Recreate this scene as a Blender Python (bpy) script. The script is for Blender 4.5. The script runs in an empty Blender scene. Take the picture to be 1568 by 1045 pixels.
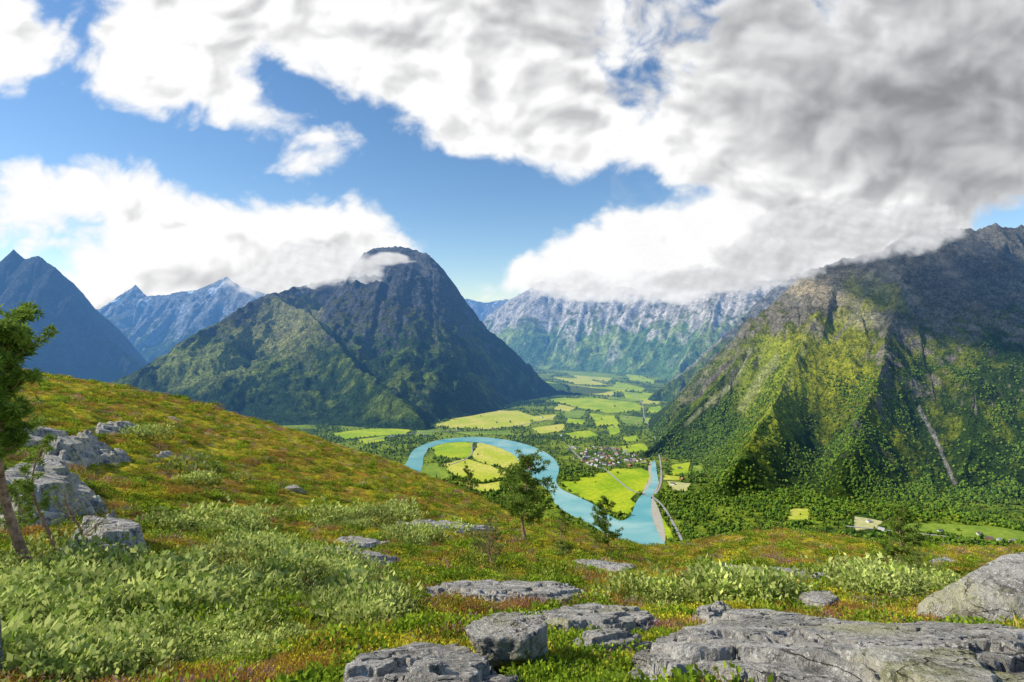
import bpy, math, numpy as np
from mathutils import Vector
from mathutils.geometry import tessellate_polygon
rng=np.random.default_rng(7)
F=871.0; CX=784.0; CY=522.5; HOR=500.0
PITCH=math.atan((CY-HOR)/F); CA,SA=math.cos(PITCH),math.sin(PITCH)
CAMZ=600.0
scene=bpy.context.scene
# ------------------------------------------------------------ helpers
def ratio(px,py):
    u=(np.asarray(px,float)-CX)/F; v=(CY-np.asarray(py,float))/F
    y=CA+SA*v; z=-SA+CA*v
    return u/y, z/y
def W(px,py,d):
    rx,rz=ratio(px,py); return np.stack([rx*d, d+0*rx, CAMZ+rz*d],-1)
def G(px,py,z=0.0):
    rx,rz=ratio(px,py); d=(z-CAMZ)/rz
    return np.stack([rx*d,d,z+0*d],-1)
def proj(X,Y,Z):
    dz=Z-CAMZ; cy=Y*CA-dz*SA; cz=Y*SA+dz*CA
    return CX+F*X/cy, CY-F*cz/cy
_r=np.random.default_rng(11)
PERM=np.concatenate([_r.permutation(256)]*3); ANG=_r.random(256)*2*np.pi
GX,GY=np.cos(ANG),np.sin(ANG)
def perlin(x,y,seed=0):
    x=x+seed*17.31; y=y-seed*9.77
    xi=np.floor(x).astype(np.int64); yi=np.floor(y).astype(np.int64)
    xf=x-xi; yf=y-yi; X0=xi&255; Y0=yi&255; X1=(X0+1)&255; Y1=(Y0+1)&255
    def g(a,b,dx,dy):
        h=PERM[PERM[a]+b]; return GX[h]*dx+GY[h]*dy
    u=xf*xf*xf*(xf*(xf*6-15)+10); v=yf*yf*yf*(yf*(yf*6-15)+10)
    n00=g(X0,Y0,xf,yf); n10=g(X1,Y0,xf-1,yf); n01=g(X0,Y1,xf,yf-1); n11=g(X1,Y1,xf-1,yf-1)
    a=n00+u*(n10-n00); b=n01+u*(n11-n01)
    return (a+v*(b-a))*1.5
def fbm(x,y,o=5,seed=0,gain=.5):
    s=0;a=1;t=0
    ca,sa=math.cos(.6),math.sin(.6)
    for i in range(o):
        s=s+a*perlin(x,y,seed+i*3); t+=a; a*=gain; x,y=(x*ca-y*sa)*2.03,(x*sa+y*ca)*2.03
    return s/t*1.3
def ridged(x,y,o=5,seed=0,gain=.5):
    s=0;a=1;t=0
    ca,sa=math.cos(.6),math.sin(.6)
    for i in range(o):
        s=s+a*(1-np.abs(perlin(x,y,seed+i*3))*1.6); t+=a; a*=gain; x,y=(x*ca-y*sa)*2.07,(x*sa+y*ca)*2.07
    return s/t
def sstep(a,b,x):
    t=np.clip((x-a)/(b-a),0,1); return t*t*(3-2*t)
def mixc(a,b,w):
    w=np.asarray(w)[...,None]; return a*(1-w)+np.asarray(b)*w
def link(ob): scene.collection.objects.link(ob); return ob
def raw_mesh(name,V,Fc,cols=None,smooth=True,mats=(),mi=None):
    me=bpy.data.meshes.new(name); V=np.asarray(V,np.float32); Fc=np.asarray(Fc,np.int32)
    n,k=Fc.shape
    me.vertices.add(len(V)); me.vertices.foreach_set('co',V.ravel())
    me.loops.add(n*k); me.loops.foreach_set('vertex_index',Fc.ravel())
    me.polygons.add(n); me.polygons.foreach_set('loop_start',np.arange(0,n*k,k,dtype=np.int32))
    me.polygons.foreach_set('use_smooth',np.full(n,smooth))
    for m in mats: me.materials.append(m)
    if mi is not None: me.polygons.foreach_set('material_index',np.asarray(mi,np.int32))
    me.update(calc_edges=True); me.validate()
    if cols is not None:
        a=me.color_attributes.new('Col','FLOAT_COLOR','POINT')
        c=np.ones((len(V),4),np.float32); cols=np.asarray(cols); c[:,:cols.shape[1]]=cols
        a.data.foreach_set('color',c.ravel())
    return me
def grid_obj(name,X,Y,Z,cols,mat):
    r,c=X.shape; idx=np.arange(r*c).reshape(r,c)
    Fc=np.stack([idx[:-1,:-1],idx[:-1,1:],idx[1:,1:],idx[1:,:-1]],-1).reshape(-1,4)
    me=raw_mesh(name,np.stack([X,Y,Z],-1).reshape(-1,3),Fc,None if cols is None else cols.reshape(r*c,-1),True,[mat])
    return link(bpy.data.objects.new(name,me))
def normals(X,Y,Z):
    P=np.stack([X,Y,Z],-1); a=np.gradient(P,axis=1); b=np.gradient(P,axis=0)
    n=np.cross(a,b); n/=np.linalg.norm(n,axis=-1,keepdims=True)+1e-9
    return n*np.sign(n[...,2:3]+1e-9)
def polydist(px,py,P):
    best=np.full(px.shape,1e9)
    for (ax,ay),(bx,by) in zip(P[:-1],P[1:]):
        ex,ey=bx-ax,by-ay; t=np.clip(((px-ax)*ex+(py-ay)*ey)/(ex*ex+ey*ey+1e-12),0,1)
        best=np.minimum(best,np.hypot(px-ax-t*ex,py-ay-t*ey))
    return best
def inpoly(x,y,P):
    ins=np.zeros(x.shape,bool); x0,y0=P[-1]
    for x1,y1 in P:
        c=((y1>y)!=(y0>y))&(x<(x0-x1)*(y-y1)/(y0-y1+1e-12)+x1); ins^=c; x0,y0=x1,y1
    return ins
# ------------------------------------------------------------ materials
class NT:
    def __init__(s,name):
        s.m=bpy.data.materials.new(name); s.m.use_nodes=True; s.t=s.m.node_tree; s.t.nodes.clear()
        s.out=s.t.nodes.new('ShaderNodeOutputMaterial')
    def n(s,typ,**kw):
        nd=s.t.nodes.new(typ)
        for k,v in kw.items(): setattr(nd,k,v)
        return nd
    def l(s,a,b): s.t.links.new(a,b)
    def math(s,op,a,b=None,clamp=False):
        nd=s.n('ShaderNodeMath',operation=op,use_clamp=clamp)
        for i,v in enumerate((a,b)):
            if v is None: continue
            if isinstance(v,(int,float)): nd.inputs[i].default_value=v
            else: s.l(v,nd.inputs[i])
        return nd.outputs[0]
    def mix(s,f,a,b,blend='MIX'):
        nd=s.n('ShaderNodeMix',data_type='RGBA',blend_type=blend)
        for i,v in ((0,f),(6,a),(7,b)):
            if isinstance(v,(int,float)): nd.inputs[i].default_value=v
            elif isinstance(v,tuple): nd.inputs[i].default_value=(*v,1)
            else: s.l(v,nd.inputs[i])
        return nd.outputs[2]
    def pos(s): return s.n('ShaderNodeNewGeometry').outputs['Position']
    def noise(s,vec,scale,detail=5,rough=.6,dist=0):
        nd=s.n('ShaderNodeTexNoise'); nd.inputs['Scale'].default_value=scale
        nd.inputs['Detail'].default_value=detail; nd.inputs['Roughness'].default_value=rough; nd.inputs['Distortion'].default_value=dist
        s.l(vec,nd.inputs['Vector']); return nd.outputs['Fac']
    def rng(s,v,a,b,c=0.,d=1.):
        nd=s.n('ShaderNodeMapRange'); s.l(v,nd.inputs[0])
        for i,x in enumerate((a,b,c,d)): nd.inputs[i+1].default_value=x
        return nd.outputs[0]
    def bump(s,h,strength,dist):
        nd=s.n('ShaderNodeBump'); nd.inputs['Strength'].default_value=strength; nd.inputs['Distance'].default_value=dist
        s.l(h,nd.inputs['Height']); return nd.outputs[0]
    def bsdf(s,col,rough=.9,normal=None,spec=.2):
        b=s.n('ShaderNodeBsdfPrincipled'); b.inputs['Roughness'].default_value=rough
        b.inputs['Specular IOR Level'].default_value=spec
        if isinstance(col,tuple): b.inputs['Base Color'].default_value=(*col,1)
        else: s.l(col,b.inputs['Base Color'])
        if normal is not None: s.l(normal,b.inputs['Normal'])
        return b.outputs[0]
    def haze(s,sh,L=12500.,start=2300.,col=(.14,.38,.82),power=1.0):  # aerial haze painted in as blue emission that grows with distance
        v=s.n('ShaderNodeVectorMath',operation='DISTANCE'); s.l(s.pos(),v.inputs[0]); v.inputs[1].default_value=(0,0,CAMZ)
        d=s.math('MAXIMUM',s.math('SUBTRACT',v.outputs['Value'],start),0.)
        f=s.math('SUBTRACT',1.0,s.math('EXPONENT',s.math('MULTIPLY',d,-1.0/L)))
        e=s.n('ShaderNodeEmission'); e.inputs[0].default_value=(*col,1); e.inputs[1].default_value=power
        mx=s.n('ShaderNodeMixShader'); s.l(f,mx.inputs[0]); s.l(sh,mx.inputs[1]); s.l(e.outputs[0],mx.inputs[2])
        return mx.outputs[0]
    def done(s,sh): s.l(sh,s.out.inputs[0]); s.m.cycles.emission_sampling='NONE'; return s.m
    def attr(s,name='Col'):
        return s.n('ShaderNodeVertexColor',layer_name=name).outputs['Color']

def mountain_mat(name,scale=1.0,rough_amt=1.0):
    t=NT(name); p=t.pos(); c=t.attr()
    n1=t.noise(p,.03/scale,6,.75); n2=t.noise(p,.10/scale,3,.75)
    c=t.mix(1.0,c,t.mix(t.rng(n1,.37,.63),(.5,.53,.5),(1.5,1.48,1.5)),'MULTIPLY')
    c=t.mix(1.0,c,t.mix(t.rng(n2,.40,.60),(.6,.65,.6),(1.35,1.35,1.35)),'MULTIPLY')
    nb=t.bump(t.math('ADD',t.math('MULTIPLY',n1,2.0),n2),1.0*rough_amt,26*scale)
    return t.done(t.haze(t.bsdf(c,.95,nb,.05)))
M_near=mountain_mat('mountain_slope',1.0)
M_mid=mountain_mat('mountain_slope_mid',1.7)
M_far=mountain_mat('mountain_slope_far',3.0,.6)

# ------------------------------------------------------------ mountains
def mtn_height(X,Y,ridges,amp=60,seed=0,fine=10,warp=35,mid=0):
    Xw=X+warp*fbm(X/800,Y/800,4,seed+50); Yw=Y+warp*2*fbm(X/800,Y/800,4,seed+60)
    H=None
    for ri,(pts,k,p,gamp,ax) in enumerate(ridges):
        P=W(*[np.array(a,float) for a in zip(*pts)])
        best=None; s0=0
        for a,b in zip(P[:-1],P[1:]):
            e=np.array([(b[0]-a[0])*ax,b[1]-a[1]]); L=np.hypot(*e); qx=(Xw-a[0])*ax; qy=Yw-a[1]
            t=np.clip((qx*e[0]+qy*e[1])/(L*L),0,1)
            d=np.hypot(qx-t*e[0],qy-t*e[1]); zr=a[2]+t*(b[2]-a[2])
            zr=np.maximum(zr,20); u=d/(k*zr)
            g=np.where(u<1,(1-np.minimum(u,1))**p,-(u-1)*.4)
            h=zr*g; s=s0+t*L; s0+=L
            if best is None: best=[h,s,d,u]
            else:
                m=h>best[0]; best=[np.where(m,h,best[0]),np.where(m,s,best[1]),np.where(m,d,best[2]),np.where(m,u,best[3])]
        h,s,d,u=best
        gu=perlin(s/260+.3*perlin(d/300,s/300,seed),d/1500,seed+ri)*.6+perlin(s/110,d/700,seed+ri+9)*.4
        mask=sstep(0,.2,u)*sstep(1.15,.6,u)
        h=h+gamp*gu*mask
        if H is None: H=h;GUL=gu;U=u
        else:
            kk=30.; m=np.maximum(H,h); e=np.exp(-np.abs(H-h)/kk); nh=m+kk*np.log1p(e)
            GUL=np.where(h>H,gu,GUL); U=np.where(h>H,u,U); H=nh
    mask=.22+.78*sstep(0,.25,U); low=sstep(-20,150,H)
    H=H+low*mask*amp*(ridged(X/620,Y/620,6,seed+3)-.55)*1.6+low*fine*fbm(X/55,Y/55,4,seed+8)
    if mid: H=H+sstep(60,300,H)*mid*(ridged(X/170+.4*fbm(X/300,Y/300,2,seed),Y/260,5,seed+13,.55)-.55)*1.6
    return H,GUL,U
def mtn_cols(X,Y,H,GUL,tree=600,forest=(.04,.075,.015),meadow=(.13,.17,.02),rock=(.21,.19,.17),heath=(.13,.13,.035),rockbias=0,snow=0,seed=0,sc=1.,streaks=(),patches=(),mb=0):
    n=normals(X,Y,H); nz=n[...,2]
    a=fbm(X/400/sc,Y/400/sc,5,seed+20); b=fbm(X/90/sc,Y/90/sc,4,seed+21); c=fbm(X/160/sc,Y/160/sc,4,seed+22)
    col=np.zeros(X.shape+(3,))+np.array(forest)
    col=mixc(col,meadow,sstep(-.1,.35,a*.8+b*.6+(H/tree-.5)*.5+mb)*.85)
    col=mixc(col,heath,sstep(tree*.75,tree*1.25,H+150*a+100*b))
    wr=sstep(0,.25,(0.73-nz)*1.5+(H-tree)/900+.35*c+.2*b+rockbias)
    rk=np.array(rock)*(1+.35*b[...,None]+.25*c[...,None])
    col=col*(1-wr[...,None])+rk*wr[...,None]
    st=sstep(.30,.55,GUL+.25*b)*sstep(.92,.78,nz)*sstep(40,200,H)
    col=mixc(col,np.array(rock)*1.35,st*.5)
    sx,sy=proj(X,Y,H)
    for (cx,cy,rx,ry,cl,wt) in patches:
        m=sstep(1.2,.5,np.hypot((sx-cx)/rx,(sy-cy)/ry)+.6*c+.4*b)*wt; col=mixc(col,cl,m)
    for (P,wd,cl) in streaks:
        m=sstep(wd,wd*.4,polydist(sx+4*b,sy+6*c,P)+2.5*b)*.8; col=mixc(col,cl,m)
    if snow:
        sn=sstep(.34,.44,fbm(X/260,Y/260,5,seed+31)+(H-1000)/3500)*sstep(600,900,H)
        col=mixc(col,(.85,.87,.9),sn*snow)
    return np.clip(col,.005,1)
def make_mtn(name,ridges,pr,dr,nc,nr,mat,hk={},ck={}):
    px=np.linspace(*pr,nc); d=np.geomspace(dr[0],dr[1],nr)
    rx,_=ratio(px,HOR); X=rx[None,:]*d[:,None]; Y=np.repeat(d[:,None],nc,1)
    H,GU,U=mtn_height(X,Y,ridges,**hk)
    C=mtn_cols(X,Y,H,GU,**ck)
    Z=np.maximum(H,-12)
    return grid_obj(name,X,Y,Z,C,mat)
RA=[([(540,425,5700),(556,392,5500),(566,381,5450),(600,380,5430),(628,383,5400),(652,390,5350),(670,404,5300),(686,434,5250),(703,462,5200),(745,502,5150),(790,540,5100),(808,562,5050),(850,597,5000),(885,618,4950)],1.45,1.05,60,2.1),
    ([(560,425,5400),(500,428,5200),(455,440,4950),(410,452,4600),(350,480,4300),(300,510,4100),(250,543,3950),(190,580,3800),(100,650,3600)],1.35,1.15,50,1.0),
    ([(420,452,4600),(470,478,4350),(510,520,4100),(545,560,3850),(600,600,3550),(650,645,3330)],1.05,1.1,30,1.),
    ([(640,392,5350),(640,450,4950),(660,520,4600),(700,590,4300),(745,625,4100)],.8,1.0,30,1.2)]
make_mtn('mountain',RA,(-260,930),(2950,6600),640,560,M_mid,dict(seed=1,amp=75,mid=26),dict(tree=600,seed=1,rock=(.13,.13,.14),forest=(.04,.085,.028),meadow=(.22,.28,.035),streaks=[([(640,405),(668,412),(680,425)],2,(.3,.28,.26)),([(470,445),(450,455)],3,(.5,.5,.5))],patches=[(430,500,70,50,(.46,.44,.16),.8),(320,560,90,40,(.40,.44,.11),.75),(600,625,50,20,(.28,.36,.06),.6)]))  # patches: meadow and rock tones, the sunlit left spur brightened in the colour
HB=dict(seed=5,amp=62,mid=26)
RB=[([(1950,330,3400),(1750,340,3300),(1600,352,3200),(1530,350,3150),(1470,352,3150),(1420,350,3150),(1390,358,3150),(1350,382,3150),(1290,402,3150),(1240,415,3150),(1213,442,3120),(1190,478,3080),(1150,525,3000),(1110,572,2950),(1060,628,2850),(1015,668,2750),(990,700,2600)],1.27,1.12,45,1.4),
    ([(1290,402,3150),(1240,500,2800),(1180,620,2400),(1110,740,2020)],1.05,1.15,30,1.05),
    ([(1400,356,3150),(1370,470,2750),(1330,600,2350),(1290,740,1980)],.95,1.15,30,1.1),
    ([(1530,350,3150),(1520,480,2700),(1500,620,2280),(1480,740,1980)],.9,1.1,30,1.1),
    ([(1700,342,3250),(1690,480,2700),(1680,620,2280),(1650,740,1980)],.9,1.1,30,1.1)]
BST=[([(1408,625),(1420,650),(1440,690),(1462,742)],4,(.50,.44,.40)),([(1190,545),(1165,580),(1135,625)],8,(.48,.50,.18)),([(1150,535),(1120,590),(1050,650)],5,(.46,.46,.22)),([(1235,520),(1215,570),(1200,600)],4,(.42,.42,.14)),([(1330,440),(1310,480),(1280,520)],5,(.44,.40,.24))]
BPA=[(1275,440,70,34,(.66,.53,.36),.9),(1330,490,50,14,(.58,.50,.32),.8),(1260,550,90,70,(.50,.50,.03),.8),(1340,455,60,30,(.52,.50,.03),.7),(1180,600,60,80,(.46,.52,.05),.7),(1150,785,70,14,(.38,.46,.06),.8),(1480,420,100,60,(.24,.21,.18),.8),(1100,680,60,50,(.26,.38,.05),.5)]  # rock and meadow patches, with the sunlit flank brightened in the colour
make_mtn('mountain',RB,(940,2000),(1480,4300),800,780,M_near,HB,dict(tree=660,seed=5,meadow=(.30,.33,.02),forest=(.055,.10,.012),rock=(.29,.25,.20),rockbias=.02,streaks=BST,patches=BPA))
RF=[([(1500,400,5300),(1400,390,5250),(1300,395,5200),(1200,432,5000),(1150,475,4900),(1100,520,4800),(1050,565,4700),(1005,600,4600)],1.2,1.1,80,1.6)]
make_mtn('mountain',RF,(930,1560),(3600,6600),380,380,M_mid,dict(seed=9,amp=60,mid=20),dict(tree=500,seed=9,meadow=(.30,.36,.05),forest=(.08,.15,.03),rock=(.34,.31,.27),streaks=[([(1180,470),(1130,530),(1075,598)],5,(.6,.56,.5)),([(1130,480),(1080,540),(1020,585)],5,(.55,.52,.44))]))
RC=[([(735,495,10800),(760,474,10300),(800,447,9900),(830,430,9600),(860,447,9300),(900,440,9000),(960,440,8600),(1060,440,7700),(1110,436,7200),(1200,425,6600),(1300,400,6400),(1400,390,6300)],1.15,1.05,130,1.3),
    ([(1110,436,7200),(1080,500,6700),(1040,560,6300)],.9,1.0,60,1.)]
make_mtn('mountain',RC,(680,1500),(5900,12000),520,420,M_far,dict(seed=12,amp=100,fine=12),dict(tree=640,seed=12,rockbias=-.06,rock=(.50,.44,.38),meadow=(.30,.38,.08),forest=(.10,.18,.05),sc=1.5))
RD=[([(-220,430,6700),(-100,450,6500),(-20,440,6300),(4,402,6200),(22,383,6200),(38,397,6200),(62,393,6150),(85,410,6100),(108,448,6000),(130,482,5950),(170,522,5900),(215,557,5800),(260,605,5700)],.95,1.05,90,1.4)]
make_mtn('mountain',RD,(-300,330),(4300,7500),380,340,M_mid,dict(seed=15,amp=70,warp=20),dict(tree=420,seed=15,rockbias=.1,rock=(.10,.11,.13),meadow=(.06,.09,.04)))
RE=[([(20,490,9700),(100,478,9600),(150,474,9500),(185,450,9500),(206,436,9500),(225,455,9400),(300,445,9300),(345,424,9300),(372,440,9100),(420,450,9000),(520,440,8900),(640,450,8900)],1.2,1.1,150,1.3)]
make_mtn('mountain',RE,(0,700),(7400,11500),420,340,M_far,dict(seed=19,amp=120,fine=12),dict(tree=500,seed=19,rockbias=.0,rock=(.26,.27,.28),meadow=(.15,.2,.06),snow=1.,sc=1.5))
RG=[([(640,470,15500),(690,462,15300),(715,458,15000),(740,464,15000),(775,459,15000),(820,468,15000),(880,470,15000)],1.5,1.1,150,1.)]
make_mtn('mountain',RG,(620,900),(12500,17500),200,160,M_far,dict(seed=22,amp=120,fine=20),dict(tree=400,seed=22,snow=.8,rockbias=.1,sc=1.5))

# ------------------------------------------------------------ valley floor
t=NT('valley_floor'); p=t.pos()
n1=t.noise(p,.004,6,.6); n2=t.noise(p,.05,5,.7)
c=t.mix(t.rng(n1,.40,.55),(.06,.11,.02),(.24,.32,.03)); c=t.mix(1.0,c,t.mix(t.rng(n2,.35,.65),(.5,.5,.5),(1.5,1.5,1.4)),'MULTIPLY')
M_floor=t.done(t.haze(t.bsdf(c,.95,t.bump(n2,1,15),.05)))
px=np.linspace(-900,2500,120); d=np.geomspace(700,42000,120)
rx,_=ratio(px,HOR)
grid_obj('valley_ground',rx[None,:]*d[:,None],np.repeat(d[:,None],120,1),np.zeros((120,120)),None,M_floor)
def chaikin(P,n=2,closed=True):
    P=np.asarray(P,float)
    for _ in range(n):
        Q=np.roll(P,-1,0) if closed else P[1:]
        A=P if closed else P[:-1]
        N=np.empty((len(A)*2,P.shape[1])); N[0::2]=A*.75+Q*.25; N[1::2]=A*.25+Q*.75
        if not closed: N=np.vstack([P[:1],N,P[-1:]])
        P=N
    return P
POLYS=[]
def sheet(name,poly,z,mat,sm=1,excl=True):
    P=chaikin(poly,sm) if sm else np.asarray(poly,float)
    if sm==0:
        c=P.mean(0); P=c+(P-c)*1.08; Q=np.empty((len(P)*4,2))
        for k in range(4): Q[k::4]=P*(1-k/4)+np.roll(P,-1,0)*(k/4)
        s=(P.max(0)-P.min(0)); P=Q+rng.normal(0,1,Q.shape)*s*.022
    V=G(P[:,0],P[:,1],0.0); V[:,2]=z
    if excl: POLYS.append(V[:,:2])
    tr=tessellate_polygon([[Vector(v) for v in V]])
    me=bpy.data.meshes.new(name); me.from_pydata([tuple(v) for v in V],[],[tuple(x) for x in tr]); me.materials.append(mat)
    return link(bpy.data.objects.new(name,me))
def field_mat(name,a,b):
    t=NT(name); p=t.pos(); n=t.noise(p,.006,5,.6,.5); n2=t.noise(p,.06,5,.65)
    w=t.n('ShaderNodeTexWave',bands_direction='DIAGONAL'); w.inputs['Scale'].default_value=.03; w.inputs['Distortion'].default_value=1.0; t.l(p,w.inputs['Vector'])
    c=t.mix(t.rng(n,.4,.6),a,b); c=t.mix(t.math('MULTIPLY',w.outputs['Fac'],.25),c,t.mix(.5,c,(.3,.3,.05)))
    c=t.mix(1.0,c,t.mix(t.rng(n2,.3,.7),(.65,.72,.7),(1.2,1.15,1.15)),'MULTIPLY')
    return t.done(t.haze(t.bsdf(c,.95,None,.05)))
FG=field_mat('meadow_green',(.30,.46,.02),(.50,.58,.03)); FY=field_mat('meadow_yellow',(.68,.62,.13),(.50,.56,.05)); FD=field_mat('meadow_dull',(.17,.28,.04),(.30,.40,.05)); FP=field_mat('meadow_pale',(.64,.58,.30),(.58,.55,.22))
t=NT('river_water'); p=t.pos(); n=t.noise(p,.004,4,.5,1.5)
c=t.mix(t.rng(n,.35,.65),(.08,.38,.40),(.32,.56,.51))
M_river=t.done(t.haze(t.bsdf(c,.3,t.bump(t.noise(p,.15,3),.1,1.0),.3)))
t=NT('gravel_bank'); p=t.pos(); n=t.noise(p,.05,5,.6)
M_gravel=t.done(t.haze(t.bsdf(t.mix(n,(.35,.32,.24),(.6,.56,.45)),.95,None,.1)))
river=[(600,735),(622,712),(630,690),(655,678),(690,671),(740,669),(790,676),(830,689),(853,706),(857,722),(850,737),(858,750),(882,760),(908,772),(930,788),(950,800),(966,792),(974,768),(984,757),(998,758),(996,778),(1000,800),(1010,822),(1030,850),(960,850),(935,825),(905,803),(870,788),(848,772),(845,757),(828,742),(806,728),(800,712),(785,694),(745,679),(700,676),(662,683),(648,698),(648,712),(640,735)]
sheet('river',river,1.2,M_river,2)
sheet('river',[(984,760),(992,748),(1000,735),(997,720),(999,706),(1004,706),(1005,720),(1009,738),(1003,750),(998,762)],1.3,M_river,2)
sheet('gravel_bank',[(980,766),(986,748),(995,733),(992,718),(995,706),(1000,708),(1001,722),(1010,738),(1008,745),(998,768)],.9,M_gravel,1)
sheet('gravel_bank',[(968,800),(974,772),(986,756),(1003,764),(1016,800),(1020,835),(1008,835),(985,800)],.9,M_gravel,1)
fields=[(FG,[(660,684),(690,677),(725,679),(722,700),(700,702),(672,698)]),(FY,[(734,679),(768,685),(798,700),(799,712),(782,718),(745,710),(728,702)]),
 (FY,[(680,712),(712,704),(740,712),(776,722),(768,732),(735,738),(700,728)]),(FY,[(700,738),(740,742),(765,738),(762,752),(730,752)]),
 (FG,[(865,738),(905,734),(930,724),(980,719),(990,727),(986,745),(974,757),(964,785),(935,780),(900,763),(875,753)]),
 (FY,[(668,652),(700,640),(740,631),(790,630),(812,637),(806,651),(760,656),(700,655)]),(FY,[(818,638),(850,635),(846,643),(818,645)]),(FY,[(815,656),(862,650),(862,660),(826,664)]),
 (FG,[(510,664),(560,658),(628,656),(620,665),(570,668),(530,673)]),(FG,[(548,674),(592,668),(584,677),(560,680)]),
 (FG,[(838,612),(900,610),(972,617),(980,629),(930,632),(880,622)]),(FY,[(872,590),(940,597),(935,606),(880,602)]),(FG,[(905,634),(940,638),(946,650),(915,652)]),
 (FG,[(952,684),(985,680),(992,690),(958,693)]),(FG,[(1030,713),(1055,709),(1053,724),(1030,728)]),(FP,[(1022,738),(1056,741),(1050,752),(1030,750)]),(FY,[(1016,728),(1040,730),(1040,735),(1018,735)]),
 (FP,[(1310,792),(1348,798),(1345,809),(1308,812)]),(FD,[(1395,803),(1500,806),(1600,820),(1600,832),(1480,823),(1400,812)]),(FY,[(1210,780),(1238,780),(1236,796),(1208,796)]),
 (FG,[(995,625),(1010,622),(1012,632),(990,632)]),(FG,[(1005,657),(1028,660),(1022,666),(1008,664)]),(FY,[(850,578),(900,582),(930,590),(880,588)]),(FG,[(830,583),(862,590),(868,600),(835,596)]),
 (FD,[(850,568),(920,572),(960,578),(900,580)]),(FG,[(930,655),(945,652),(950,662),(935,668)]),(FD,[(640,715),(668,712),(690,730),(660,738),(642,730)]),
 (FG,[(955,600),(1000,606),(1005,613),(960,612)]),(FD,[(860,628),(895,630),(890,640),(865,640)]),(FG,[(1002,778),(1018,800),(1030,822),(1018,826),(1008,800)]),
 (FG,[(945,586),(985,594),(980,600),(940,594)]),(FY,[(985,612),(1010,614),(1008,619),(985,618)]),(FG,[(870,641),(895,644),(893,650),(868,648)]),(FD,[(950,636),(985,640),(980,650),(952,648)]),(FG,[(868,664),(900,660),(915,667),(880,672)]),(FY,[(1010,668),(1030,670),(1026,676),(1010,675)]),
 (FD,[(640,660),(665,658),(660,666),(638,668)]),(FY,[(880,575),(935,580),(930,584),(885,580)]),(FG,[(800,606),(830,604),(838,612),(810,614)]),(FD,[(700,662),(770,660),(790,666),(720,666)]),(FG,[(960,572),(1000,582),(1000,588),(965,582)]),(FD,[(1060,715),(1075,712),(1075,722),(1062,724)]),(FG,[(955,670),(975,668),(978,675),(958,676)]),
 (FG,[(842,603),(872,605),(868,609),(842,608)]),(FD,[(935,608),(980,613),(975,616),(930,611)]),(FG,[(985,601),(1008,605),(1006,609),(985,605)]),(FG,[(900,596),(935,593),(965,598),(940,601)]),(FY,[(855,620),(880,625),(870,630),(850,627)]),(FG,[(990,640),(1015,642),(1015,650),(988,648)])]
for fi,(m,q) in enumerate(fields): sheet('field',q,.5+.006*fi,m,0)
t=NT('asphalt_road'); p=t.pos(); M_road=t.done(t.haze(t.bsdf(t.mix(t.noise(p,.1),(.3,.29,.27),(.45,.43,.4)),.9)))
def ribbon(name,pts,w,z,mat):
    P=chaikin(pts,2,False); V=G(P[:,0],P[:,1])[:, :2]; T=np.gradient(V,axis=0); T/=np.linalg.norm(T,axis=1)[:,None]; N=np.stack([-T[:,1],T[:,0]],1)
    A=np.c_[V+N*w/2,np.full(len(V),z)]; B=np.c_[V-N*w/2,np.full(len(V),z)]
    n=len(V); Fc=[(i,i+1,n+i+1,n+i) for i in range(n-1)]
    me=raw_mesh(name,np.vstack([A,B]),Fc,None,False,[mat]); POLYS.append(np.vstack([(V+N*w),(V-N*w)[::-1]])); return link(bpy.data.objects.new(name,me))
for ri_,(pts,w) in enumerate([([(925,718),(945,735),(965,752),(985,757),(1000,762)],7),([(1000,762),(1015,775),(1030,800),(1045,830)],8),([(1000,762),(1012,745),(1013,720),(1008,690),(1000,660),(985,640),(985,615),(960,598),(905,578)],7),
   ([(870,682),(885,700),(905,715),(925,718)],7),([(722,679),(724,700),(690,712)],6),([(1290,806),(1380,815),(1480,826),(1568,832)],8),([(850,640),(800,652),(720,660),(640,662),(560,676)],7)]):
    ribbon('road',pts,w,1.6+.02*ri_,M_road)
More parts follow.
